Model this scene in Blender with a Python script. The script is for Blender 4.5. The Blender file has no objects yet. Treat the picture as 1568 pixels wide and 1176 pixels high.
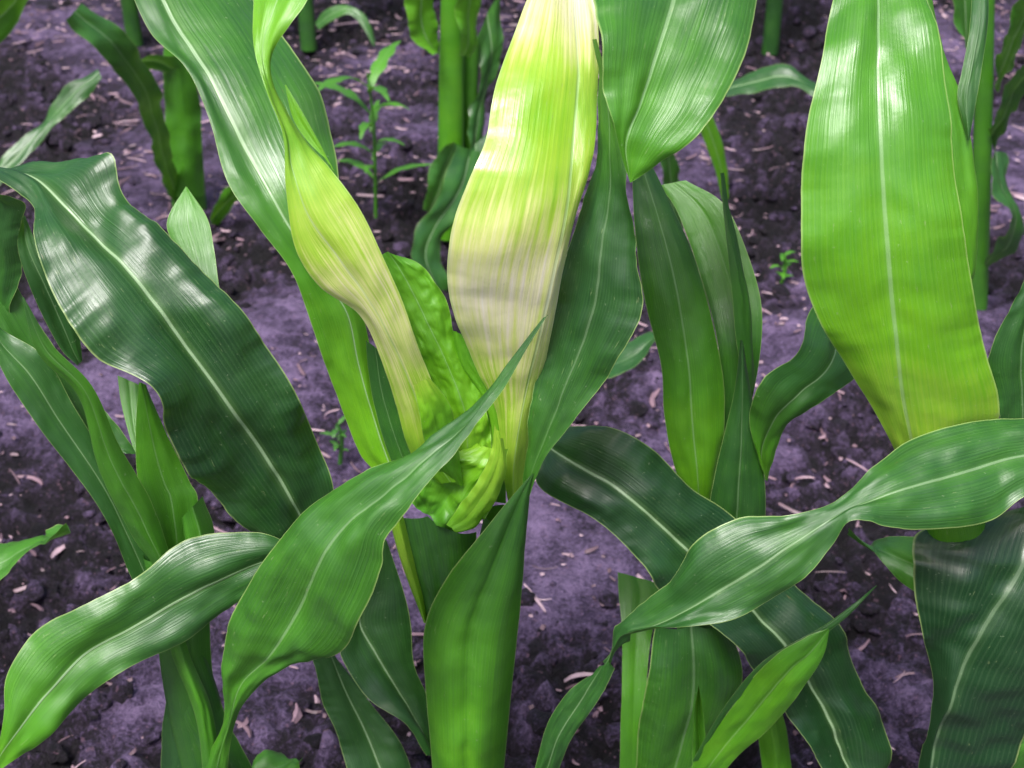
import bpy, math, random
import numpy as np
from mathutils import Vector, noise, Matrix
random.seed(7); rng=np.random.default_rng(7)
scene=bpy.context.scene
# ---------------------------------------------------------------- pixel frame
# traced pixel coordinates (u across, v down) + stand-off y (cm behind the front corn row) -> metres
H=1.0; Y0=-0.72; PITCH=math.radians(32); TH=math.tan(math.radians(20))
cp,sp=math.cos(PITCH),math.sin(PITCH)
def ray(u,v):
    a=(u-784)/784*TH; b=(588-v)/784*TH
    return np.array([a, cp+b*sp, -sp+b*cp])
def P(u,v,y):
    d=ray(u,v); t=(y*0.01-Y0)/d[1]
    return np.array([0,Y0,H])+d*t
def G(u,v,z=0.0):
    d=ray(u,v); t=(z-H)/d[2]
    return np.array([0,Y0,H])+d*t
# ---------------------------------------------------------------- materials
def nt(name):
    m=bpy.data.materials.new(name); m.use_nodes=True
    t=m.node_tree; t.nodes.clear(); return m,t
class B:
    def __init__(s,t): s.t=t
    def n(s,typ,**kw):
        x=s.t.nodes.new(typ)
        for k,v in kw.items(): setattr(x,k,v)
        return x
    def l(s,a,b): s.t.links.new(a,b)
    def math(s,op,a,b=None,c=None,clamp=False):
        x=s.n('ShaderNodeMath',operation=op); x.use_clamp=clamp
        for i,v in enumerate([a,b,c]):
            if v is None: continue
            if isinstance(v,(int,float)): x.inputs[i].default_value=v
            else: s.l(v,x.inputs[i])
        return x.outputs[0]
    def ss(s,v,a,b,o0=0.0,o1=1.0):
        x=s.n('ShaderNodeMapRange',interpolation_type='SMOOTHSTEP')
        s.l(v,x.inputs[0]); x.inputs[1].default_value=a; x.inputs[2].default_value=b
        x.inputs[3].default_value=o0; x.inputs[4].default_value=o1
        return x.outputs[0]
    def mix(s,f,a,b,mode='MIX'):
        x=s.n('ShaderNodeMix',data_type='RGBA',blend_type=mode)
        for i,v in ((0,f),(6,a),(7,b)):
            if isinstance(v,(int,float)): x.inputs[i].default_value=v
            elif isinstance(v,tuple): x.inputs[i].default_value=(*v,1)
            else: s.l(v,x.inputs[i])
        return x.outputs[2]
    def noise(s,vec,scale,detail=3,rough=.5):
        x=s.n('ShaderNodeTexNoise'); x.inputs['Scale'].default_value=scale
        x.inputs['Detail'].default_value=detail; x.inputs['Roughness'].default_value=rough
        if vec is not None: s.l(vec,x.inputs['Vector'])
        return x.outputs[0]
    def ramp(s,f,stops):
        x=s.n('ShaderNodeValToRGB'); e=x.color_ramp.elements
        while len(e)<len(stops): e.new(.5)
        for el,(p,c) in zip(e,stops): el.position=p; el.color=(*c,1)
        s.l(f,x.inputs[0]); return x.outputs[0]
def leaf_mat():
    m,t=nt("corn_leaf_mat"); b=B(t)
    lt=b.n('ShaderNodeAttribute',attribute_name='lt').outputs['Fac']
    ls=b.n('ShaderNodeAttribute',attribute_name='ls').outputs['Fac']
    tone=b.n('ShaderNodeAttribute',attribute_name='tone').outputs['Fac']
    rib=b.n('ShaderNodeAttribute',attribute_name='rib').outputs['Fac']
    rnd=b.n('ShaderNodeObjectInfo').outputs['Random']
    geo=b.n('ShaderNodeNewGeometry').outputs['Position']
    def vec(x,y):
        c=b.n('ShaderNodeCombineXYZ'); b.l(x,c.inputs[0]); b.l(y,c.inputs[1])
        b.l(b.math('MULTIPLY',rnd,50.0),c.inputs[2]); return c.outputs[0]
    st=b.noise(vec(b.math('MULTIPLY',lt,9.0),b.math('MULTIPLY',ls,.07)),1.6,5,.65)
    fine=b.noise(vec(b.math('MULTIPLY',lt,48.0),b.math('MULTIPLY',ls,.10)),1.0,3,.6)
    vein=b.math('SINE',b.math('MULTIPLY',lt,95.0))
    mott=b.noise(geo,22.0,4,.6)
    patch=b.noise(geo,70.0,3,.65)
    big=b.ss(tone,1.5,2.2,.3,2.0)
    t2=b.math('ADD',tone,b.math('MULTIPLY',b.math('SUBTRACT',st,.5),big))
    t2=b.math('ADD',t2,b.math('MULTIPLY',b.math('SUBTRACT',mott,.5),.65))
    t2=b.math('ADD',t2,b.math('MULTIPLY',b.math('SUBTRACT',rnd,.5),.25))
    t2=b.math('ADD',t2,b.math('MULTIPLY',b.math('SUBTRACT',fine,.5),.45))
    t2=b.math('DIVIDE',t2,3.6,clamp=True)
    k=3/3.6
    col=b.ramp(t2,[(0,(.010,.054,.015)),(.12*k,(.028,.120,.020)),(.33*k,(.085,.32,.010)),(.5*k,(.18,.48,.010)),(.68*k,(.40,.62,.05)),(.83*k,(.70,.74,.26)),(k,(.86,.79,.58)),(1.0,(.90,.90,.87))])  # near-white end stop carries the bleached, glare-white top of pale_blade
    col=b.mix(b.math('MULTIPLY',b.ss(vein,.2,1.0),.05),col,(.28,.5,.22))
    al=b.math('ABSOLUTE',lt)
    mr=b.math('MULTIPLY',b.ss(al,.014,.038,1,0),rib)
    col=b.mix(b.math('MULTIPLY',mr,.7),col,(.45,.64,.38))
    halo=b.math('MULTIPLY',b.ss(al,.03,.14,1,0),rib)
    col=b.mix(b.math('MULTIPLY',halo,.12),col,(.3,.55,.15))
    ed=b.ss(al,.972,.992)
    col=b.mix(b.math('MULTIPLY',ed,.55),col,(.45,.6,.2))
    sp_=b.ss(b.noise(geo,380.0,2,.5),.71,.77)
    col=b.mix(b.math('MULTIPLY',sp_,.25),col,(.42,.54,.32))
    sc=b.math('MULTIPLY',b.ss(b.noise(vec(b.math('MULTIPLY',lt,22.0),b.math('MULTIPLY',ls,.8)),1.3,3,.6),.67,.73),.35)
    col=b.mix(sc,col,(.36,.46,.20))
    br=b.math('MULTIPLY',b.ss(b.noise(vec(b.math('MULTIPLY',lt,9.0),b.math('MULTIPLY',ls,.35)),1.1,4,.7),.71,.77),.5)
    col=b.mix(br,col,(.22,.16,.05))
    rough=b.math('ADD',.25,b.math('MULTIPLY',patch,.14))
    rough=b.math('ADD',rough,b.ss(b.noise(geo,17.0,3,.6),.42,.62,0,.11))
    hgt=b.math('ADD',b.math('MULTIPLY',vein,.08),b.math('MULTIPLY',fine,1.0))
    hgt=b.math('ADD',hgt,b.math('MULTIPLY',patch,1.2))
    hgt=b.math('SUBTRACT',hgt,b.math('MULTIPLY',mr,1.6))
    bp=b.n('ShaderNodeBump'); bp.inputs['Strength'].default_value=.42; bp.inputs['Distance'].default_value=.0007
    b.l(hgt,bp.inputs['Height'])
    pr=b.n('ShaderNodeBsdfPrincipled'); b.l(col,pr.inputs['Base Color']); b.l(rough,pr.inputs['Roughness'])
    pr.inputs['IOR'].default_value=1.5; pr.inputs['Specular IOR Level'].default_value=.95; b.l(bp.outputs[0],pr.inputs['Normal'])
    tr=b.n('ShaderNodeBsdfTranslucent')
    tc=b.mix(.3,col,(.28,.58,.01)); b.l(tc,tr.inputs['Color'])
    mx=b.n('ShaderNodeMixShader'); mx.inputs[0].default_value=.25
    b.l(pr.outputs[0],mx.inputs[1]); b.l(tr.outputs[0],mx.inputs[2])
    o=b.n('ShaderNodeOutputMaterial'); b.l(mx.outputs[0],o.inputs[0]); return m
LEAF=leaf_mat()
def soil_mat(name,clod=False):
    m,t=nt(name); b=B(t)
    geo=b.n('ShaderNodeNewGeometry').outputs['Position']
    n1=b.noise(geo,6.0,4,.6); n2=b.noise(geo,55.0,6,.75); n3=b.noise(geo,240.0,4,.75); n4=b.noise(geo,700.0,2,.6)
    f=b.math('ADD',b.math('MULTIPLY',n1,.30),b.math('MULTIPLY',n2,.62)); f=b.math('ADD',f,b.math('MULTIPLY',n3,.62))
    f=b.math('ADD',f,-.26)
    if not clod:
        hg=b.n('ShaderNodeAttribute',attribute_name='hgt').outputs['Fac']
        f=b.math('ADD',f,b.math('MULTIPLY',hg,.17))
    else:
        r=b.n('ShaderNodeNewGeometry').outputs['Random Per Island']
        f=b.math('ADD',f,b.math('MULTIPLY',b.math('SUBTRACT',r,.5),.22))
    col=b.ramp(f,[(.38,(.005,.003,.006)),(.50,(.026,.015,.031)),(.61,(.110,.072,.155)),(.80,(.36,.25,.46))])
    pk=b.ss(b.noise(geo,150.0,2,.5),.66,.71)
    col=b.mix(b.math('MULTIPLY',pk,.4),col,(.42,.23,.33))
    bp=b.n('ShaderNodeBump'); bp.inputs['Strength'].default_value=1.0; bp.inputs['Distance'].default_value=.018
    hh=b.math('ADD',n2,b.math('MULTIPLY',n3,.7)); hh=b.math('ADD',hh,b.math('MULTIPLY',n4,.2)); b.l(hh,bp.inputs['Height'])
    pr=b.n('ShaderNodeBsdfPrincipled'); b.l(col,pr.inputs['Base Color']); pr.inputs['Roughness'].default_value=.6
    b.l(bp.outputs[0],pr.inputs['Normal'])
    o=b.n('ShaderNodeOutputMaterial'); b.l(pr.outputs[0],o.inputs[0]); return m
SOIL=soil_mat("soil_mat"); CLOD=soil_mat("clod_mat",True)
def straw_mat():
    m,t=nt("straw_mat"); b=B(t)
    g=b.n('ShaderNodeNewGeometry'); r=g.outputs['Random Per Island']
    col=b.ramp(r,[(0,(.08,.045,.055)),(.5,(.28,.17,.21)),(1,(.66,.47,.54))])
    n=b.noise(g.outputs['Position'],300.0,2,.5); col=b.mix(b.math('MULTIPLY',n,.6),col,(.22,.14,.18))
    pr=b.n('ShaderNodeBsdfPrincipled'); b.l(col,pr.inputs['Base Color']); pr.inputs['Roughness'].default_value=.5
    o=b.n('ShaderNodeOutputMaterial'); b.l(pr.outputs[0],o.inputs[0]); return m
STRAW=straw_mat()
# ---------------------------------------------------------------- helpers
def cat(pts,dens=24):
    p=np.array(pts,float)
    if p.ndim==1: p=p[:,None]
    if len(p)==1: p=np.repeat(p,2,0)
    q=np.vstack([2*p[0]-p[1],p,2*p[-1]-p[-2]]); out=[]
    for i in range(1,len(q)-2):
        a,b_,c,d=q[i-1],q[i],q[i+1],q[i+2]
        for k in range(dens):
            t=k/dens
            out.append(.5*((2*b_)+(c-a)*t+(2*a-5*b_+4*c-d)*t*t+(3*b_-a-3*c+d)*t**3))
    out.append(p[-1]); return np.array(out)
def resample(pts,n):
    c=cat(pts); s=np.r_[0,np.cumsum(np.linalg.norm(np.diff(c,axis=0),axis=1))]
    x=np.linspace(0,s[-1],n); return np.stack([np.interp(x,s,c[:,k]) for k in range(c.shape[1])],1)
def prof(v,n):
    if not isinstance(v,(list,tuple)): v=[v]
    c=cat(v)[:,0]; return np.interp(np.linspace(0,1,n),np.linspace(0,1,len(c)),c)
def plant(name,loc=(0,0,0)):
    e=bpy.data.objects.new(name,None); e.location=loc; e.empty_display_size=.1
    scene.collection.objects.link(e); return e
def mesh_obj(name,verts,faces,mat,par=None,attrs=None,smooth=True):
    me=bpy.data.meshes.new(name)
    me.from_pydata([tuple(v) for v in verts],[],faces)
    if attrs:
        for k,v in attrs.items():
            a=me.attributes.new(k,'FLOAT','POINT'); a.data.foreach_set('value',np.array(v,dtype=np.float32).ravel())
    me.materials.append(mat)
    if smooth: me.polygons.foreach_set('use_smooth',[True]*len(me.polygons))
    ob=bpy.data.objects.new(name,me); scene.collection.objects.link(ob)
    if par is not None:
        ob.parent=par; ob.matrix_parent_inverse=Matrix.Translation(-Vector(par.location))
    return ob
def ribbon(par,name,Lw,Mw,Rw,tone,ruf=.25,crum=0,m=10,bow=.08,rib=1.0,rf=.55,und=.35):
    n=len(Mw); seed=random.random()*100
    T=np.gradient(Mw,axis=0); W=Rw-Lw
    N=np.cross(T,W); N/= (np.linalg.norm(N,axis=1)[:,None]+1e-9)
    for _ in range(3): N[1:-1]=(N[:-2]+N[1:-1]*2+N[2:])/4
    N/= (np.linalg.norm(N,axis=1)[:,None]+1e-9)
    flip=np.where((N@np.array([0,-1,.4]))<0,-1,1)[:,None]; N=N*flip
    S=np.r_[0,np.cumsum(np.linalg.norm(np.diff(Mw,axis=0),axis=1))]*100
    verts=[];lt=[];ls=[];to=[];rb=[]
    for i in range(n):
        for j in range(-m,m+1):
            t=j/m; a=abs(t); E=Lw[i] if t<0 else Rw[i]
            hw=np.linalg.norm(E-Mw[i])
            p=Mw[i]*(1-a)+E*a
            d=bow*hw*4*a*(1-a)
            ph=seed+(0 if t<0 else 37)
            env=min(1,hw/.02)
            d+=ruf*.01*env*(a**2.2)*(math.sin(S[i]*rf+ph)+.6*math.sin(S[i]*rf*2.3+ph*2)+1.2*noise.noise(Vector((S[i]*.25,ph,0)))+.5*noise.noise(Vector((S[i]*1.6,ph,3))))
            d+=und*.01*env*noise.noise(Vector((S[i]*.22,t*1.6,seed)))+und*.003*env*noise.noise(Vector((S[i]*.7,t*3,seed+9)))
            if crum:
                q=Vector((S[i]*.42,t*1.3,seed)); w=noise.noise(q*1.0+Vector((0,0,5)))*1.5
                d+=crum*.01*(math.sin(S[i]*1.5+w*3+t*2.5)*.35+noise.noise(q*2.0)*1.1+abs(noise.noise(q*3.1))*.8)*env*(.35+.65*a)
            verts.append(p+N[i]*d); lt.append(t); ls.append(S[i]+seed); to.append(tone[i]); rb.append(rib)
    w=2*m+1; faces=[(i*w+j,i*w+j+1,(i+1)*w+j+1,(i+1)*w+j) for i in range(n-1) for j in range(w-1)]
    return mesh_obj(name,verts,faces,LEAF,par,dict(lt=lt,ls=ls,tone=to,rib=rb))
def leaf(par,name,L,R,y,M=None,dl=-.8,dr=-.8,tone=.3,n=90,**kw):
    l=resample(L,n); r=resample(R,n)
    m_=resample(M,n) if M else (l+r)/2
    yy=prof(y,n); a=prof(dl,n); c=prof(dr,n); tn=prof(tone,n)
    Lw=np.array([P(*l[i],yy[i]+a[i]) for i in range(n)])
    Mw=np.array([P(*m_[i],yy[i]) for i in range(n)])
    Rw=np.array([P(*r[i],yy[i]+c[i]) for i in range(n)])
    return ribbon(par,name,Lw,Mw,Rw,tn,**kw)
def stalk(par,name,pts,tone=.8,seg=24):
    c=resample([p for p in pts],40); verts=[];lt=[];ls=[];to=[]
    for i,(x,y,z,r) in enumerate(c):
        for k in range(seg):
            a=2*math.pi*k/seg; verts.append((x+r*math.cos(a),y+r*math.sin(a)*.85,z))
            lt.append(math.cos(a)*.95); ls.append(z*100); to.append(tone)
    faces=[(i*seg+k,i*seg+(k+1)%seg,(i+1)*seg+(k+1)%seg,(i+1)*seg+k) for i in range(39) for k in range(seg)]
    return mesh_obj(name,verts,faces,LEAF,par,dict(lt=lt,ls=ls,tone=to,rib=[0]*len(lt)))
def stalk_px(par,name,u0,v0,u1,v1,y,wpx,tone=.8):
    a=P(u0,v0,y); b_=P(u1,v1,y)
    def r(p,u,v,yy,w): return np.linalg.norm(P(u+w/2,v,yy)-P(u-w/2,v,yy))/2
    ra=r(a,u0,v0,y,wpx); rb=r(b_,u1,v1,y,wpx)*1.05
    pts=[(*a,ra*.85),(*((a+b_)/2),(ra+rb)/2),(*b_,rb),(b_[0]+(b_[0]-a[0])*.1,b_[1],-.02,rb*1.0)]
    return stalk(par,name,pts,tone)

# ================================================================ centre corn plant (A)
g=P(712,1176,0)
A=plant("corn_plant",(g[0],0,0))
stalk(A,"stalk",[(P(770,790,1)[0],.012,P(770,790,1)[2],.012),(P(745,950,1)[0],.012,P(740,950,1)[2],.017),(g[0]+.004,.01,g[2],.021),(g[0]-.004,.01,.1,.021),(g[0]-.004,.01,-.02,.024)],.7)
leaf(A,"outer_sheath",[(664,1230),(662,1176),(652,1060),(650,960),(680,892),(724,830),(768,778),(812,728)],
     [(768,1230),(772,1176),(784,1050),(795,950),(803,860),(808,790),(812,750),(818,724)],[-2.6,-2.6,-2.4,-1.8,-1.2],
     dl=[2.6,2.6,1.8,.3,0],dr=[2.6,2.6,2,1,0],tone=[.95,.9,.75,.5,.35],bow=.3,ruf=.03,rib=.0,
     M=[(716,1230),(716,1176),(716,1060),(722,960),(750,880),(775,820),(798,760),(815,726)])
leaf(A,"inner_sheath",[(596,780),(612,850),(640,925),(660,990),(668,1060)],[(730,812),(728,860),(722,930),(716,990),(712,1060)],[.5,.3,0,0],
     dl=[1,1.2,1,1],dr=[.3,.5,1],tone=[.5,.5,.6],M=[(655,790),(668,850),(680,925),(685,990),(690,1060)],ruf=.05,rib=0,bow=.25)
leaf(A,"sheath_margin",[(588,760),(605,830),(625,890),(648,950)],[(615,780),(632,850),(648,910),(656,955)],[-.2,-.2,0],tone=[1.6,1.7,1.5],dl=.6,dr=.6,ruf=0,rib=0,bow=.3)
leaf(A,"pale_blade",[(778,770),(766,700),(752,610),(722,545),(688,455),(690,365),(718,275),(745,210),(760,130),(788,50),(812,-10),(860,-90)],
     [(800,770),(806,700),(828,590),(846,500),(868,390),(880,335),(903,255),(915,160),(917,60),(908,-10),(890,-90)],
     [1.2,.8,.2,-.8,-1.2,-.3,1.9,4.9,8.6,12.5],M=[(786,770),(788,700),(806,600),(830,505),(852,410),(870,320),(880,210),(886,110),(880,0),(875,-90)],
     dl=[.5,.8,1.2,.2,-.6,-.8,-.8,-.4,.2],dr=[.8,.8,.8,.8,.8,.6,.4],tone=[1.6,1.9,2.3,2.75,2.25,1.75,1.8,2.7,3.2],ruf=.15,bow=.09,rib=.6,n=120,m=14)  # tone whitens towards the top: bleached tissue plus sky glare put into the colour
leaf(A,"right_blade",[(800,770),(800,700),(812,620),(836,525),(856,440),(872,375),(898,310),(914,230),(916,120),(908,60)],
     [(806,772),(835,700),(882,640),(940,560),(982,480),(976,380),(966,290),(954,210),(932,130),(912,60)],
     [-1,-.8,-.4,0,.6,1.2,2,3],M=[(803,771),(822,700),(858,610),(894,520),(916,450),(926,370),(932,290),(934,210),(925,125),(910,60)],
     dl=[.4,1,1.5,1.4,1.2,.8],dr=[-.2,-.6,-1.2,-1,-.6,-.4],tone=[.6,.4,.1,.15,.5,.6],ruf=.25,bow=.05,rib=.25,n=110,und=.6)
leaf(A,"top_blade",[(965,280),(950,232),(930,150),(915,70),(910,0),(912,-60),(930,-140)],[(965,280),(1010,252),(1062,208),(1105,150),(1135,90),(1158,0),(1160,-60),(1130,-140)],
     [-3.5,-3,-1.5,1,4,7],M=[(965,280),(957,215),(985,150),(1005,80),(1030,0),(1045,-60),(1040,-140)],dl=[0,-.9,-1.6,-1.6,-1],dr=[0,.3,.8,.6],tone=[1.0,.8,.6,.5,.4],ruf=.2,rib=.5,bow=.12,n=90,und=.6)
leaf(A,"left_arching_blade",[(605,770),(575,722),(548,690),(510,592),(478,500),(446,415),(398,350),(350,282),(322,190),(290,110),(240,60),(205,0),(175,-70)],
     [(640,770),(625,715),(596,650),(575,570),(560,500),(545,440),(527,370),(520,280),(512,225),(490,150),(450,80),(392,0),(340,-70)],
     [1,1.5,2,2.2,2.2,3,5,7.5,10.6,14.2],M=[(622,770),(600,720),(575,650),(550,560),(532,480),(495,425),(440,345),(395,262),(342,165),(300,88),(246,0),(220,-60)],
     dl=[.5,.8,.2,-.6,-.6,-.5,-.4,-.3,-.2],dr=[.5,.8,.5,.8,1.6,3,3.6,3.4],tone=[1.4,1.3,1.0,.6,.45,.4,.35],ruf=.12,bow=.05,n=120,m=12)
leaf(A,"twisted_yellow_blade",[(672,740),(632,700),(606,620),(580,540),(548,480),(490,440),(452,380),(438,290),(432,210),(408,140),(388,70),(386,0),(400,-80)],
     [(705,735),(692,680),(682,630),(650,560),(622,475),(592,405),(548,315),(505,258),(468,215),(424,145),(418,80),(468,0),(500,-80)],
     [-1,-1.6,-2.4,-3,-3.2,-2.6,-1.4,.4,2.5,6],M=[(690,738),(660,690),(640,620),(608,540),(572,470),(522,400),(472,330),(448,260),(440,208),(416,143),(402,75),(425,0),(450,-80)],
     dl=[.6,.7,.6,.4,.2,-.2,-.5,.3,1],dr=[.3,.3,.3,.5,.8,1.2,.8,-.5,-1],tone=[1.4,1.9,2.35,2.4,1.95,1.65,1.6,1.35,1.0],ruf=.1,bow=.1,rib=.5,n=120)
leaf(A,"thin_tip",[(436,130),(448,180),(470,215),(500,245)],[(438,130),(462,170),(490,220),(512,262)],[-.5,-1,-1.5],tone=[1.3,1.4],dl=0,dr=0,ruf=0,rib=0,n=30)
leaf(A,"folded_green_blade",[(634,590),(640,625),(648,670),(664,710),(690,740)],[(655,575),(686,615),(697,650),(702,690),(708,740)],[-3.0,-2.8,-2.4,-1.6,-.8],dl=[.2,.2,.2],dr=[.6,.8,.8],tone=[2.1,1.4,1.1,1.3],crum=.25,ruf=.1,rib=0,n=70,bow=.2)
leaf(A,"crumpled_blade",[(578,392),(598,455),(640,540),(672,610),(690,665),(685,720),(690,770)],[(612,392),(650,410),(684,462),(698,520),(728,580),(750,650),(752,735)],
     [3,2.6,2,1.4,1,.9],dl=[.2,.4,.5],dr=[.3,.6,.8],M=[(594,385),(622,430),(660,505),(690,570),(712,630),(716,690),(720,760)],tone=[1.0,1.15,1.3,1.5,1.5],ruf=.2,crum=.36,rib=.35,n=150,m=20,bow=.12)
leaf(A,"crumpled_blade_rear",[(692,505),(702,560),(735,610),(752,660),(748,720),(735,780)],[(706,510),(738,560),(752,590),(768,640),(774,690),(768,740)],[2,1.6,1.4,1.2],dl=.4,dr=.3,tone=[1.2,1.4,1.6],ruf=.2,crum=.2,rib=0,n=90,bow=.15)
leaf(A,"whorl_heart",[(630,770),(636,718),(660,690),(700,690),(728,680)],[(688,812),(705,814),(740,792),(768,745),(776,690)],[.2,.2,.1,.2],dl=[.8,.6,.8],dr=[0,-.2,.2],tone=[.9,1.2,1.5,1.7],ruf=.3,rf=1.8,crum=.45,rib=0,n=110,m=20,bow=.15)
leaf(A,"whorl_lip",[(684,802),(705,772),(735,730),(752,690),(757,650)],[(700,815),(730,805),(760,765),(776,715),(770,672)],[-1.2,-1.2,-1],tone=[1.4,1.7,1.9],dl=.4,dr=.2,ruf=.25,rf=2.2,crum=.2,rib=0,n=90,bow=.2)
leaf(A,"whorl_back",[(600,500),(598,600),(605,680),(620,760)],[(640,520),(720,600),(770,680),(775,770)],[4,3.6,3,2.2],tone=[.9,.8,.7],dl=.3,dr=.3,ruf=.1,crum=.2,rib=0,n=60)
leaf(A,"whorl_side",[(560,520),(568,600),(590,680),(612,740)],[(590,540),(602,600),(622,660),(650,730)],[.6,.6,.4,.2],tone=[.25,.3,.5],dl=.3,dr=-.4,ruf=.1,rib=.3,n=60)
leaf(A,"sweeping_low_blade",[(588,825),(560,900),(528,985),(522,1005),(562,1068),(620,1108),(655,1150),(690,1215)],[(592,828),(618,905),(630,960),(634,1020),(655,1070),(664,1120),(672,1160),(700,1210)],
     [5,5,4,3,1.5,.5],M=[(590,826),(570,900),(550,950),(575,1000),(612,1060),(642,1110),(664,1156),(695,1212)],dl=[0,-.8,-1.2,-.6],dr=[0,.6,.6],tone=[.15,.1,.15],ruf=.12)

# ================================================================ left corn plant (B)
gb=P(300,1176,-1)
Bp=plant("corn_plant",(gb[0],-.01,0))
q=[P(238,850,1),P(268,960,0),P(300,1090,0)]
stalk(Bp,"stalk",[(*q[0],.008),(*q[1],.013),(*q[2],.019),(q[2][0]+.008,0,.12,.02),(q[2][0]+.01,0,-.02,.022)],.5)
leaf(Bp,"broad_arching_blade",[(440,890),(408,835),(340,782),(292,730),(252,655),(230,592),(150,545),(98,480),(62,400),(48,312),(0,276),(-50,262)],
     [(520,870),(510,745),(490,690),(452,600),(402,522),(335,435),(250,350),(190,300),(180,250),(160,240),(100,252),(38,262)],
     [1,0,-1,-2,-2,-.8,1.5,4.5,7],M=[(482,870),(458,788),(400,690),(325,585),(255,488),(185,405),(128,345),(100,318),(70,288),(38,266),(0,260),(-30,262)],
     dl=[0,-.8,-1.6,-2.6,-3.2,-3,-2,-.5],dr=[.4,.8,1,1.4,1.6,1.4,.6,0],tone=[.1,.08,.1,.15,.25,.2],ruf=.45,rf=.45,bow=.16,n=140,m=14,und=.7)
leaf(Bp,"blade_fold_down",[(-60,268),(-60,350),(-50,430),(-30,520)],[(-10,285),(40,306),(30,350),(24,420),(10,500)],[4,5,6,7],tone=[.3,.4,.5],dl=2,dr=-1,rib=0,n=50)
leaf(Bp,"low_left_blade",[(440,830),(400,818),(330,820),(265,840),(200,888),(110,935),(50,975),(10,1035),(6,1100),(-6,1160),(-20,1200)],
     [(470,880),(425,880),(378,915),(300,970),(240,1000),(175,1030),(110,1090),(60,1140),(20,1165),(0,1180),(-20,1202)],
     [-1,-2,-3,-4.5,-6,-7.5,-8],M=[(450,860),(400,862),(300,905),(205,960),(130,1005),(75,1060),(35,1110),(5,1150),(-6,1172),(-20,1200)],
     dl=[.3,.4,.4,.4,.4,.2],dr=[-.2,-.3,-.3,-.2,-.1,0],tone=[.2,.25,.45,.8,1.2],ruf=.22,bow=.14,n=110,und=.5)
leaf(Bp,"thin_upright_blade",[(33,455),(58,540),(118,605),(150,715),(198,808),(238,870),(262,940)],[(36,455),(80,528),(142,592),(182,680),(232,770),(262,855),(285,930)],
     [-3,-3,-2.5,-1.5,-.5,0],tone=[.6,.85,.85,.6],dl=[0,.6,.8],dr=[0,.4,.6],ruf=.05,rib=.3,bow=.2)
leaf(Bp,"left_mid_blade",[(-30,470),(0,560),(60,655),(150,775),(200,882),(240,960)],[(-30,440),(0,500),(68,545),(112,620),(160,700),(200,780),(240,870),(262,950)],
     [3,2,1.5,1,.5],tone=[.5,.3,.25,.2],dl=-.6,dr=.6,ruf=.2,rib=.5)
leaf(Bp,"left_high_blade",[(34,335),(28,380),(50,450),(90,530),(118,560)],[(38,330),(60,380),(90,430),(118,500),(126,552)],[4,3,3,3],tone=[.5,.2,.3],dl=-.5,dr=.3,ruf=.1,rib=.4)
leaf(Bp,"left_edge_blade",[(-60,330),(-40,450),(20,560),(80,640),(130,690)],[(0,310),(10,400),(50,480),(100,560),(150,680)],[7,6,5,3],tone=[.6,.5,.3],dl=-.5,dr=.5,rib=0)
leaf(Bp,"inner_blade_a",[(212,585),(208,660),(212,740),(240,820),(262,880)],[(222,588),(258,670),(290,735),(304,770),(290,880)],[2,2,1.5,1],tone=[1.0,1.0,.8,.7],dl=.3,dr=.6,rib=.3,ruf=.1)
leaf(Bp,"inner_blade_b",[(68,545),(80,640),(130,690),(170,690)],[(90,545),(130,590),(180,650),(215,700)],[5,4,3],tone=[.5,.4],dl=.3,dr=.6,rib=0)
leaf(Bp,"glossy_tip_blade",[(180,575),(186,620),(202,680),(212,700)],[(214,590),(216,620),(216,660),(220,700)],[6.6,5.4,4.2,3],tone=[.8,.8],dl=-.1,dr=.1,rib=0,n=30,und=0,ruf=.05)
leaf(Bp,"rear_blade_tip",[(284,286),(256,340),(268,380),(290,440),(310,520)],[(286,286),(318,335),(328,380),(336,440),(345,520)],[13,10.8,8.4,6.4],tone=[.8,.6,.4],dl=[.1,.1],dr=[0,0],rib=.3,n=50,und=.1,ruf=.1)
leaf(Bp,"base_sheath",[(280,790),(285,860),(250,1000),(270,1090),(310,1176),(300,1260)],[(310,760),(330,830),(322,950),(330,1060),(385,1176),(390,1260)],[1,.2,-1,-1.6,-2],tone=[.7,.6,.55,.5],dl=1.4,dr=1.2,rib=.2,bow=.3,ruf=.08)
leaf(Bp,"base_leaf_left",[(262,950),(250,1040),(252,1110),(246,1200)],[(268,950),(290,1040),(305,1110),(300,1200)],[0,-.5,-1],tone=.4,dl=1,dr=0,rib=0,n=40)
leaf(Bp,"base_leaf_mid",[(235,905),(262,1000),(300,1100),(312,1200)],[(262,900),(290,1000),(325,1090),(340,1200)],[-.5,-2.0,-3,-3.2],tone=[.9,.9,.7],dl=.5,dr=.8,rib=0,n=50,bow=.2)
leaf(Bp,"low_rear_blade",[(478,1000),(492,1070),(518,1130),(540,1210)],[(515,1003),(558,1065),(615,1140),(640,1210)],[9,8,6],M=[(505,1000),(530,1060),(562,1125),(595,1210)],tone=.15,dl=-.8,dr=.6)
leaf(Bp,"low_tip_blade",[(385,1165),(392,1155),(410,1146),(440,1160)],[(388,1240),(410,1220),(440,1200),(466,1162)],[8,9,10],tone=.8,dl=1.5,dr=-1.5,n=30,rib=.2)
leaf(Bp,"edge_low_blade",[(-60,830),(0,832),(60,820),(106,810)],[(-60,940),(0,895),(40,850),(106,812)],[12,13,14],tone=.6,dl=2.5,dr=-1.5,n=40,rib=.3)
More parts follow.
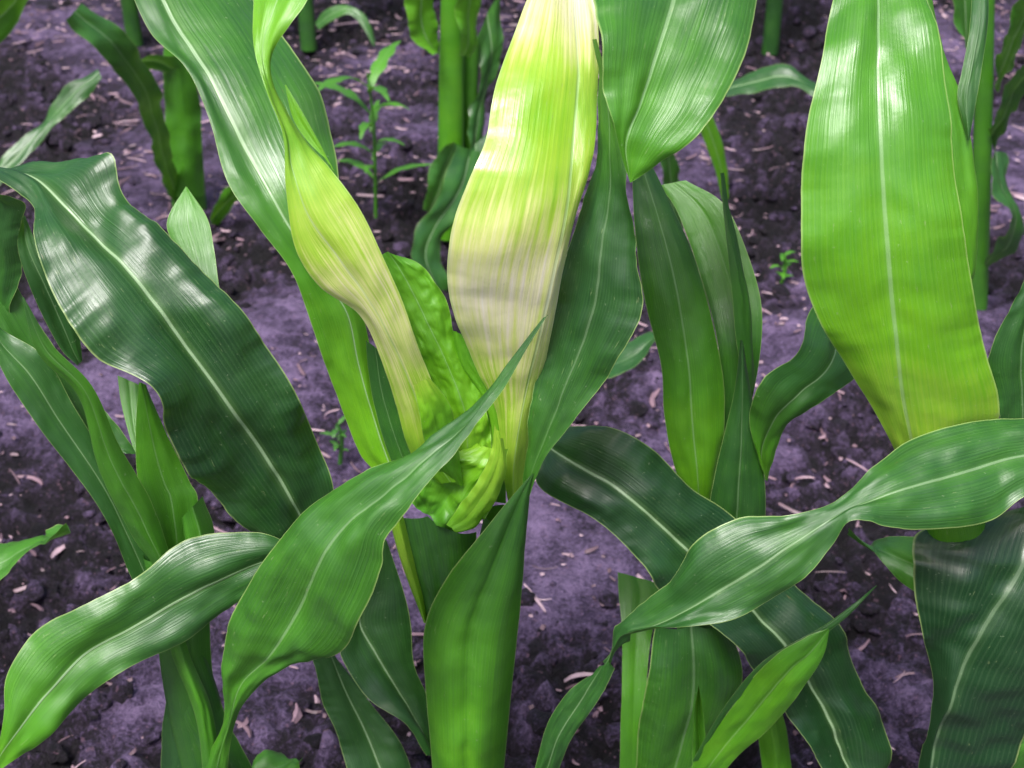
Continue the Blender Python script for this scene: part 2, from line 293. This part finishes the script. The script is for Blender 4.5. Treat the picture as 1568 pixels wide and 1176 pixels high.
leaf(Bp,"front_sweeping_blade",[(300,1240),(316,1165),(345,1095),(338,1020),(350,955),(390,880),(440,812),(500,755),(560,722),(635,692),(700,640),(770,565),(810,515),(838,482)],
     [(350,1240),(350,1165),(362,1100),(390,1058),(440,1020),(520,1000),(562,930),(582,865),(592,815),(630,770),(692,700),(735,640),(782,575),(838,483)],
     [-3,-4,-5.5,-7,-8,-8,-7.5,-6.5,-5.5,-5],M=[(325,1240),(334,1165),(354,1098),(368,1050),(408,1010),(440,965),(480,885),(520,815),(560,775),(625,732),(695,668),(752,602),(797,545),(838,482)],
     dl=[.5,.6,1,1.8,2.2,2,1.3,.6,.2],dr=[.5,.2,-.3,-.8,-1.2,-1.2,-.8,-.4,0],tone=[.9,.75,.65,.6,.5,.4,.35],ruf=.16,bow=.16,rib=.35,n=140,m=14,und=.6)

# ================================================================ centre-right corn plant (C)
gc=P(1065,1176,9)
C=plant("corn_plant",(gc[0],.09,0))
stalk(C,"stalk",[(*P(1085,800,10),.010),(*P(1075,900,10),.015),(*P(1065,1050,10),.019),(gc[0],.1,.1,.02),(gc[0],.1,-.02,.023)],.7)
leaf(C,"upright_blade",[(968,272),(972,350),(986,455),(1012,560),(1018,640),(1030,705),(1060,800)],[(1000,258),(1032,322),(1066,400),(1092,500),(1110,600),(1106,690),(1085,800)],
     [13,10,8.4,8,9],M=[(985,262),(1010,340),(1036,440),(1054,560),(1060,640),(1066,710),(1072,800)],tone=[.45,.6,.85,1.2,1.5],dl=.4,dr=.8,ruf=.1,bow=.15,rib=.4)
leaf(C,"glossy_blade",[(1010,284),(1040,330),(1075,430),(1098,520),(1105,600),(1100,700)],[(1050,276),(1108,312),(1142,380),(1166,470),(1160,570),(1130,700)],
     [18.5,15.8,13,10.6,10,10],tone=[1.0,.9,.6,.4],dl=[.2,.2,0],dr=[-.2,-.2,.3],ruf=.08,rib=.2,und=.1)
leaf(C,"rolled_blade",[(1103,265),(1108,330),(1118,420),(1128,520),(1138,620)],[(1106,265),(1120,330),(1135,400),(1150,480),(1156,590)],[12,9.6,8.5,8.5],tone=[.4,.4,.5],dl=0,dr=.8,ruf=.08,rib=0,n=60)
leaf(C,"spike_blade",[(1134,520),(1124,600),(1105,680),(1088,760),(1085,850)],[(1137,520),(1150,600),(1166,690),(1172,770),(1165,850)],[7.5,7,7,7.5],tone=[.3,.35,.4,.6],dl=.7,dr=.7,ruf=.04,rib=.3,n=60,bow=.2)
leaf(C,"side_blade",[(1172,735),(1150,650),(1166,580),(1215,545),(1240,490),(1252,462)],[(1172,738),(1180,705),(1205,655),(1262,612),(1312,572),(1300,520)],
     [8,7,6,8,12],M=[(1172,736),(1164,690),(1190,640),(1228,600),(1268,560),(1284,500)],tone=[1.2,.6,.3,.5],dl=-.6,dr=.5,ruf=.15,rib=.6)
leaf(C,"long_cross_blade",[(808,690),(818,718),(832,752),(920,802),(975,855),(1010,905),(1090,960),(1170,1040),(1215,1110),(1265,1190)],
     [(850,652),(872,656),(940,656),(1005,692),(1060,748),(1120,790),(1220,898),(1290,965),(1320,1050),(1352,1095),(1352,1190)],
     [9,6,5,5,5,4,3,2],M=[(828,670),(850,692),(900,722),(950,752),(1035,828),(1085,875),(1150,935),(1215,1010),(1262,1085),(1305,1190)],
     dl=[-.6,-1.2,-2,-1.6,-1.2],dr=[.6,1.6,1.8,1.2],tone=[.3,.15,.1,.12,.15],ruf=.3,bow=.16,n=130,m=12,und=.7)
leaf(C,"lower_front_blade",[(1005,960),(988,1050),(978,1120),(972,1220)],[(1110,955),(1136,1020),(1120,1090),(1060,1220)],[5,4.5,4.5,5],M=[(1058,955),(1062,1050),(1050,1120),(1020,1220)],tone=[.3,.65,.8],dl=.6,dr=.8,bow=.2,rib=.3,n=60)
leaf(C,"pale_lower_blade",[(946,876),(952,960),(952,1060),(948,1200)],[(1002,892),(1012,920),(992,1010),(985,1200)],[16.5,13,10,8.5],tone=[.9,.8],dl=0,dr=0,rib=0,n=50,und=.1)
leaf(C,"low_right_blade",[(1268,962),(1232,975),(1180,1010),(1125,1075),(1062,1168),(1040,1220)],[(1270,966),(1262,1000),(1240,1040),(1190,1105),(1120,1168),(1080,1230)],
     [-2,-2,-1,0,1.5],M=[(1269,964),(1240,1000),(1205,1030),(1150,1095),(1090,1168),(1060,1225)],tone=[.7,1.0,1.05,.9],dl=[0,.5,.8],dr=[0,-.2,-.4],ruf=.1,rib=.3,n=80,bow=.15)
leaf(C,"rolled_tip_blade",[(1342,896),(1300,930),(1255,962),(1170,1012),(1110,1080),(1060,1165)],[(1342,898),(1304,938),(1268,968),(1200,1020),(1135,1085),(1085,1165)],[-1.5,-1.6,-1.2,-.5,1],tone=[.3,.3,.35],dl=.2,dr=0,ruf=0,rib=0,n=60)
leaf(C,"small_low_blade",[(1068,1050),(1062,1100),(1060,1200)],[(1070,1050),(1078,1100),(1085,1200)],[2,2,2],tone=.7,rib=0,n=20)
leaf(C,"rear_sheath",[(1150,1080),(1160,1120),(1170,1200)],[(1190,1070),(1205,1120),(1215,1200)],[6,6,6],tone=1.0,dl=.8,dr=.8,rib=0,n=20)
leaf(C,"left_small_blade",[(925,560),(960,528),(1010,505)],[(925,572),(975,565),(1010,512)],[60,62,64],tone=.3,dl=2,dr=-2,n=30,rib=.3)

# ================================================================ right corn plant (D)
gd=P(1520,1176,1)
D=plant("corn_plant",(gd[0],.01,0))
stalk(D,"stalk",[(*P(1450,600,1.5),.016),(*P(1450,700,1.5),.018),(*P(1470,850,1.5),.020),(gd[0]+.003,.015,.2,.022),(gd[0]+.003,.015,-.02,.025)],1.2)
leaf(D,"tall_blade",[(1395,760),(1368,685),(1340,632),(1300,568),(1250,482),(1226,400),(1228,300),(1236,200),(1256,100),(1276,0),(1300,-100)],
     [(1490,760),(1524,660),(1528,605),(1510,540),(1486,425),(1468,310),(1456,180),(1440,80),(1418,0),(1390,-100)],
     [.5,0,-.8,-1,-.3,1,3.4,6.8,11],M=[(1415,760),(1396,682),(1380,600),(1370,500),(1358,370),(1350,250),(1345,130),(1345,0),(1345,-100)],
     dl=[1.2,1.2,.9,.2,0,0],dr=[1.2,1.2,1,.6,.4,.4],tone=[1.8,1.75,1.4,1.15,1.05,.9,.75,.6],ruf=.2,bow=.12,rib=.5,n=120,m=14)
leaf(D,"tall_blade_rear",[(1400,0),(1420,100),(1440,200),(1450,300),(1470,420)],[(1428,0),(1446,80),(1475,160),(1496,280),(1496,400),(1484,440)],[8,5,3,2.5],tone=[.9,1.1,1.2],dl=.2,dr=.5,rib=0,n=70,ruf=.08)
leaf(D,"narrow_upright_blade",[(1490,-40),(1485,40),(1472,110),(1466,150),(1482,215)],[(1512,-40),(1515,30),(1502,110),(1490,180),(1484,215)],[10,7,5,3.5],tone=[.4,.4,.5],dl=.3,dr=.3,rib=.3,n=50)
leaf(D,"front_long_blade",[(1640,640),(1568,645),(1500,645),(1400,670),(1335,718),(1280,770),(1200,788),(1120,800),(1062,832),(1025,895),(945,955),(934,1010),(872,1058),(835,1115),(812,1200)],
     [(1640,740),(1568,762),(1515,798),(1440,810),(1360,802),(1302,795),(1272,838),(1212,898),(1130,945),(1045,962),(955,975),(926,1060),(882,1120),(862,1160),(845,1205)],
     [-2,-3,-5,-6.5,-7,-7,-6,-5,-4],M=[(1640,685),(1568,695),(1480,722),(1380,752),(1290,786),(1210,835),(1130,888),(1060,930),(1000,962),(945,985),(918,1030),(885,1080),(855,1130),(830,1202)],
     dl=[2,2.6,2.2,1.0,1.3,1.5,1.2,.8,.4],dr=[-1.5,-1.8,-1.6,-.4,-1,-1.2,-.6,-.3],tone=[.35,.3,.3,.25,.2,.2,.3],ruf=.22,bow=.13,rib=.55,n=150,m=14,und=.6)
leaf(D,"hanging_dark_blade",[(1480,800),(1404,822),(1400,900),(1412,970),(1430,1050),(1420,1120),(1395,1220)],[(1640,740),(1640,820),(1640,900),(1640,980),(1600,1060),(1560,1150),(1500,1240)],
     [1,-1,-2.5,-3,-2.5,-2],M=[(1590,770),(1570,860),(1530,930),(1492,990),(1458,1060),(1435,1130),(1410,1230)],tone=[.2,0,-.1,.1],dl=[1.2,1.6,1.4],dr=[.5,.8,1],ruf=.3,rib=.3,n=90,und=.9)
leaf(D,"right_edge_blade",[(1570,420),(1535,485),(1512,548),(1528,610),(1530,700)],[(1640,380),(1620,480),(1610,560),(1600,640),(1560,700)],[4,3,2.5,2.5],tone=[.3,.4,.4],dl=-.5,dr=.8,rib=.3,n=60)
leaf(D,"lower_right_blade",[(1600,1060),(1550,1100),(1490,1110),(1460,1150),(1430,1220)],[(1640,1100),(1600,1150),(1570,1180),(1540,1220),(1500,1260)],[-1,-1,0],tone=.6,dl=1,dr=-.5,rib=.2,n=40)
leaf(D,"pale_scrap_blade",[(1400,822),(1365,820),(1330,832),(1302,815)],[(1405,910),(1375,888),(1345,852),(1300,808)],[5,7,9],tone=[.9,.6,.6],dl=1.5,dr=-1,rib=.2,n=40)

# ================================================================ back-row corn plants
def bgleaf(par,name,L,R,y,**kw):
    kw.setdefault('n',50); kw.setdefault('m',6); kw.setdefault('dl',-2); kw.setdefault('dr',1.5); kw.setdefault('ruf',.4)
    return leaf(par,name,L,R,y,**kw)
e=G(285,305); yb=e[1]*100
E=plant("corn_plant",(e[0],e[1],0))
stalk_px(E,"stalk",272,60,288,290,yb,50,.8)
bgleaf(E,"arched_blade",[(102,30),(120,50),(160,90),(200,140),(225,200),(245,270),(265,310)],[(125,5),(180,40),(215,85),(240,130),(256,200),(270,260),(285,310)],[yb-25,yb-22,yb-15,yb-8,yb],tone=.45,rib=.4)
bgleaf(E,"drooping_blade",[(150,105),(100,135),(60,190),(20,225),(-20,270)],[(155,118),(120,160),(70,205),(35,250),(-10,290)],[yb-8,yb-12,yb-18],tone=.25,dl=1,dr=-1)
bgleaf(E,"small_blade",[(320,330),(340,300),(365,275)],[(325,350),(350,325),(372,300)],[yb-4,yb-8],tone=1.0,n=20)
bgleaf(E,"side_blade",[(205,88),(240,82),(275,95)],[(205,102),(240,108),(275,125)],[yb-6,yb-3],tone=.7,n=20)
bgleaf(E,"sheath_blade",[(250,80),(252,160),(258,240),(262,300)],[(290,75),(306,160),(310,240),(312,300)],[yb-4,yb-3.4,yb-3.4],tone=.7,dl=2,dr=2,rib=0)
bgleaf(E,"corner_blade",[(-40,10),(0,-10),(30,-40)],[(-40,80),(10,55),(55,-10)],[yb-15,yb-15],tone=.9,n=20)
bgleaf(E,"rear_droop_blade",[(482,35),(500,15),(530,8),(560,25),(575,60)],[(488,45),(508,32),(535,22),(556,42),(572,72)],[yb+60,yb+58,yb+55],tone=.5,dl=1,dr=-1,ruf=.1)
e=G(700,345); yb=e[1]*100
F=plant("corn_plant",(e[0],e[1],0))
stalk_px(F,"stalk",692,-40,690,330,yb,38,.9)
stalk_px(F,"tiller",722,60,712,330,yb+3,26,.7)
bgleaf(F,"upper_blade",[(622,-40),(624,40),(640,70),(668,80)],[(665,-40),(668,20),(670,60),(672,84)],[yb-6,yb-5,yb-4],tone=1.1)
bgleaf(F,"upper_blade_right",[(705,-40),(702,30),(704,70),(702,84)],[(738,-40),(734,30),(730,70),(718,86)],[yb-6,yb-5,yb-4],tone=1.0)
bgleaf(F,"lower_blade_a",[(690,215),(668,240),(655,280),(646,320)],[(706,225),(700,262),(690,295),(665,330)],[yb-5,yb-9,yb-12],tone=.6)
bgleaf(F,"lower_blade_b",[(700,225),(670,300),(640,350),(630,400),(655,440),(670,470)],[(742,235),(735,290),(700,335),(675,380),(682,430),(692,475)],[yb-4,yb-12,yb-18,yb-20],tone=.4)
bgleaf(F,"lower_blade_c",[(708,240),(712,300),(700,360),(700,430)],[(750,200),(748,280),(740,350),(735,430)],[yb-3,yb-8,yb-12],tone=.4)
bgleaf(F,"rear_blade",[(728,60),(735,120),(720,180),(715,230)],[(765,-20),(768,60),(750,140),(735,230)],[yb+6,yb+4,yb],tone=.5)
e=G(1500,470); yb=e[1]*100
K=plant("corn_plant",(e[0],e[1],0))
stalk_px(K,"stalk",1512,-40,1498,440,yb,28,.8)
bgleaf(K,"arched_blade",[(1568,-10),(1545,30),(1530,80),(1520,130)],[(1600,20),(1568,60),(1550,100),(1525,140)],[yb-10,yb-6,yb],tone=.6)
bgleaf(K,"mid_blade",[(1600,80),(1560,105),(1535,150),(1515,200)],[(1600,120),(1568,140),(1545,190),(1520,225)],[yb-10,yb-6,yb],tone=.4)
bgleaf(K,"hanging_blade",[(1515,230),(1520,280),(1545,330),(1530,370),(1505,400)],[(1535,235),(1545,290),(1568,330),(1552,385),(1510,410)],[yb-3,yb-8,yb-8,yb-2],tone=.45)
bgleaf(K,"upper_blade",[(1460,-30),(1468,40),(1480,90)],[(1492,-30),(1490,50),(1484,95)],[yb-3,yb-3],tone=.6,n=20)
e=G(1120,330); yb=e[1]*100
M_=plant("corn_plant",(e[0]-.12,e[1],0))
bgleaf(M_,"stem_blade",[(1030,400),(1020,330),(1012,230),(1016,180)],[(1050,400),(1042,330),(1035,230),(1030,180)],[yb,yb-2,yb-6],tone=.4)
bgleaf(M_,"bright_blade",[(1064,180),(1078,215),(1095,260),(1105,305)],[(1090,176),(1105,215),(1114,260),(1116,305)],[yb-10,yb-8,yb-6],tone=1.1,dl=-.5,dr=.5,ruf=.1,und=.1)
bgleaf(M_,"side_blade",[(1108,128),(1150,112),(1200,100),(1252,128)],[(1112,148),(1150,142),(1210,132),(1254,148)],[yb,yb-3,yb-6],tone=.4,dl=2,dr=-2,ruf=.2)
stalk_px(M_,"stalk",1022,230,1030,380,yb+2,18,.5)
def corn(x,y,s,seed):
    r=random.Random(seed); p=plant("corn_plant",(x,y,0))
    h=.42*s; stalk(p,"stalk",[(x,y,h*1.3,.007*s),(x,y,h*.8,.013*s),(x,y,h*.3,.017*s),(x,y,-.02,.018*s)],.5)
    az0=r.random()*6.28
    for k in range(8):
        az=az0+k*math.pi+r.uniform(-.5,.5); z0=(.10+.055*k)*s; Ln=(.34+.04*min(k,4))*s; hw=(.022+.003*min(k,5))*s
        el=1.15+.05*k; n=40; pos=np.array([x,y,z0]); Mw=[];Lw=[];Rw=[]
        side=np.array([-math.sin(az),math.cos(az),0]); curl=r.uniform(1.6,2.6)-.12*k
        for i in range(n):
            t=i/(n-1); e2=el-curl*t**1.5
            d=np.array([math.cos(az)*math.cos(e2),math.sin(az)*math.cos(e2),math.sin(e2)])
            Nn=np.cross(side,d); w=hw*(math.sin(math.pi*min(1,(t*.8+.2)))**.7)+.001
            Mw.append(pos.copy()); Lw.append(pos+side*w-Nn*w*.25); Rw.append(pos-side*w-Nn*w*.25)
            pos=pos+d*Ln/n
        ribbon(p,"blade_%d"%k,np.array(Lw),np.array(Mw),np.array(Rw),np.full(n,r.uniform(.2,.6)),m=4,ruf=.4)
sd=100
for (u,v,s) in [(205,55,1.0),(472,62,1.0),(1180,68,1.0)]:
    w=G(u,v); corn(w[0],w[1],s,sd); sd+=1
for x in (-1.9,-1.55,1.75,2.1): corn(x,1.5,1.15,sd); sd+=1
for x in (-2.2,-1.75,1.8,2.3): corn(x,2.35,1.15,sd); sd+=1
for x in (-2.6,-2.1,-1.6,-1.15,-.7,-.2,.3,.75,1.2,1.7,2.2,2.7): corn(x+random.uniform(-.06,.06),3.3,1.15,sd); sd+=1
for x in (-1.25,-.85,.85,1.2): corn(x,.05,1.1,sd); sd+=1
def weed(name,base,h,tone=1.0,nl=9,wd=.13):
    p=plant(name,(base[0],base[1],0)); r=random.Random(int(base[0]*1000))
    stalk(p,"stem",[(base[0],base[1],-.01,.003),(base[0]+.005,base[1],h*.6,.0025),(base[0],base[1],h,.0015)],tone)
    for k in range(nl):
        az=k*2.4+r.uniform(-.4,.4); z0=h*(.2+.8*k/(nl-1))*r.uniform(.9,1); Ln=h*r.uniform(.3,.6); n=14; pos=np.array([base[0],base[1],z0]); side=np.array([-math.sin(az),math.cos(az),0]);Mw=[];Lw=[];Rw=[]
        c=r.uniform(.8,1.8)
        for i in range(n):
            t=i/(n-1); e2=.8-c*t; d=np.array([math.cos(az)*math.cos(e2),math.sin(az)*math.cos(e2),math.sin(e2)])
            w=wd*Ln*math.sin(math.pi*min(.98,t+.02))**.8*(1+.25*math.sin(t*22))+.0004
            Mw.append(pos.copy());Lw.append(pos+side*w);Rw.append(pos-side*w); pos=pos+d*Ln/n
        ribbon(p,"leaf_%d"%k,np.array(Lw),np.array(Mw),np.array(Rw),np.full(n,tone),m=2,ruf=.1,rib=.3)
w=G(575,325); weed("weed",w,.24,.8,13,.08)
w=G(1195,435); weed("weed",w,.05,.9)
w=G(520,700); weed("weed",w,.05,.5)
w=G(420,30); weed("weed",w,.12,.6,11)

# ================================================================ ground
def axis(lo,hi,st,far):
    a=list(np.arange(lo,hi,st)); s=st; x=hi
    up=[];
    while x<far: up.append(x); s*=1.25; x+=s
    up.append(far+5)
    s=st; x=lo; dn=[]
    while x>-far: s*=1.25; x-=s; dn.append(x)
    return np.array(dn[::-1]+a+up)
xs=axis(-1.4,1.4,.006,150); ys=axis(.15,2.9,.006,150)
nx,ny=len(xs),len(ys)
def tram(v): return min(1,max(0,(noise.noise(v*2.6+Vector((7,3,0)))+.26)*2.6))
verts=np.zeros((nx*ny,3)); hg=np.zeros(nx*ny); k=0
for yv in ys:
    for xv in xs:
        v=Vector((xv,yv,0)); near=abs(xv)<4 and -3<yv<6
        if near:
            a=noise.noise(v*4.5); msk=tram(v)
            t1=noise.turbulence(v*26,4,True)
            t2=noise.noise(v*110); t3=noise.noise(v*15+Vector((0,9,0))); t4=noise.noise(v*48)
            h=.011*a+.014*t3*(.3+msk)+(.004+.030*msk)*(t1-.9)+(.0014+.0055*msk)*t2+(.002+.014*msk)*t4
            h+=.012*math.sin((yv-.1)*2*math.pi/.75)
            verts[k]=(xv,yv,h-.006); hg[k]=.95-1.2*msk+(.3+1.0*msk)*t4+.8*t3-.22*max(0,yv-.6)
        else: verts[k]=(xv,yv,0)
        k+=1
idx=np.arange(nx*ny).reshape(ny,nx)
F4=np.stack([idx[:-1,:-1],idx[:-1,1:],idx[1:,1:],idx[1:,:-1]],-1).reshape(-1,4)
me=bpy.data.meshes.new("ground"); me.vertices.add(len(verts)); me.vertices.foreach_set('co',verts.ravel())
me.loops.add(F4.size); me.loops.foreach_set('vertex_index',F4.ravel().astype(np.int32))
me.polygons.add(len(F4)); me.polygons.foreach_set('loop_start',np.arange(0,F4.size,4,dtype=np.int32))
me.update(calc_edges=True); me.polygons.foreach_set('use_smooth',[True]*len(F4))
at=me.attributes.new('hgt','FLOAT','POINT'); at.data.foreach_set('value',hg.astype(np.float32))
me.materials.append(SOIL); scene.collection.objects.link(bpy.data.objects.new("ground",me))
def gh(x,y):
    i=min(nx-1,max(0,np.searchsorted(xs,x))); j=min(ny-1,max(0,np.searchsorted(ys,y))); return verts[j*nx+i][2]
import bmesh
bm=bmesh.new(); bmesh.ops.create_icosphere(bm,subdivisions=2,radius=1); bv=np.array([v.co[:] for v in bm.verts]); bf=np.array([tuple(v.index for v in f.verts) for f in bm.faces]); bm.free()
variants=[]
for i in range(30):
    off=Vector(rng.uniform(0,50,3)); kf=np.array([1+.55*noise.noise(Vector(p)*1.3+off)+.35*noise.noise(Vector(p)*3+off) for p in bv]); variants.append(bv*kf[:,None])
V=[];Fc=[];o=0
for c in range(15000):
    x=rng.uniform(-1.4,1.4); y=rng.uniform(.18,2.9); v=Vector((x,y,0))
    if rng.random()>.12+.88*tram(v)**1.2: continue
    r=.0018+.0125*rng.random()**4; sc=r*rng.uniform(.7,1.3,3)*np.array([1,1,.8]); a=rng.uniform(0,6.28)
    R=np.array([[math.cos(a),-math.sin(a),0],[math.sin(a),math.cos(a),0],[0,0,1]])
    V.append((variants[rng.integers(30)]*sc)@R.T+np.array([x,y,gh(x,y)+r*.3])); Fc.append(bf+o); o+=len(bv)
V=np.concatenate(V); Fc=np.concatenate(Fc)
me=bpy.data.meshes.new("soil_clods"); me.vertices.add(len(V)); me.vertices.foreach_set('co',V.ravel())
me.loops.add(Fc.size); me.loops.foreach_set('vertex_index',Fc.ravel().astype(np.int32)); me.polygons.add(len(Fc)); me.polygons.foreach_set('loop_start',np.arange(0,Fc.size,3,dtype=np.int32))
me.update(calc_edges=True); me.materials.append(CLOD); scene.collection.objects.link(bpy.data.objects.new("soil_clods",me))
V=[];Fc=[]
for c in range(11000):
    x=rng.uniform(-1.4,1.4); y=rng.uniform(.18,2.9)
    if noise.noise(Vector((x*2.3,y*2.3,5)))+.35<rng.uniform(0,.8): continue
    Ln=.005+.045*rng.random()**3.4; w=.0010+.0034*rng.random()**2; az=rng.uniform(0,math.pi); tl=rng.uniform(-.35,.35)
    if rng.random()<.01: Ln=rng.uniform(.06,.13); w=.0035
    d=np.array([math.cos(az),math.sin(az),tl*.6]); s=np.array([-math.sin(az),math.cos(az),rng.uniform(-.5,.5)])
    z=gh(x,y)+.004; o=len(V); n=4; bend=rng.uniform(-.2,.2)
    for i in range(n+1):
        t=i/n*2-1; cpt=np.array([x,y,z])+d*Ln*t/2+s*bend*Ln*t*t*np.array([1,1,0]); ww=w*(1-.5*abs(t)**2)*rng.uniform(.7,1.1)
        V+= [cpt-s*ww,cpt+np.array([0,0,w*.7]),cpt+s*ww]
    for i in range(n):
        for j in range(2):
            a=o+i*3+j; Fc.append((a,a+1,a+4,a+3))
mesh_obj("straw_debris",V,Fc,STRAW,smooth=False)

# ================================================================ light, world, camera
sd_=Vector((-.20,-.42,0)).normalized(); el=math.radians(60)
sdir=Vector((sd_.x*math.cos(el),sd_.y*math.cos(el),math.sin(el)))
sun=bpy.data.lights.new("sun",'SUN'); sun.energy=5.0; sun.angle=math.radians(22); sun.color=(1,.98,.98)
so=bpy.data.objects.new("sun",sun); so.rotation_euler=sdir.to_track_quat('Z','Y').to_euler(); so.location=(0,0,5); scene.collection.objects.link(so)
w=bpy.data.worlds.new("World"); scene.world=w; w.use_nodes=True
t=w.node_tree; t.nodes.clear(); sk=t.nodes.new('ShaderNodeTexSky'); sk.sky_type='NISHITA'; sk.sun_disc=False
sk.sun_elevation=el; sk.sun_rotation=math.atan2(sdir.x,sdir.y); sk.dust_density=5
bg=t.nodes.new('ShaderNodeBackground'); bg.inputs[1].default_value=.15; o=t.nodes.new('ShaderNodeOutputWorld')
t.links.new(sk.outputs[0],bg.inputs[0]); t.links.new(bg.outputs[0],o.inputs[0])
cam=bpy.data.cameras.new("camera"); cam.lens_unit='FOV'; cam.sensor_width=36; cam.angle=math.radians(40); cam.clip_start=.02; cam.clip_end=500
cam.dof.use_dof=True; cam.dof.focus_distance=.84; cam.dof.aperture_fstop=15
co=bpy.data.objects.new("camera",cam); co.location=(0,Y0,H); co.rotation_euler=(math.radians(90)-PITCH,0,0); scene.collection.objects.link(co); scene.camera=co
scene.view_settings.view_transform='Standard'; scene.view_settings.look='None'; scene.view_settings.exposure=0
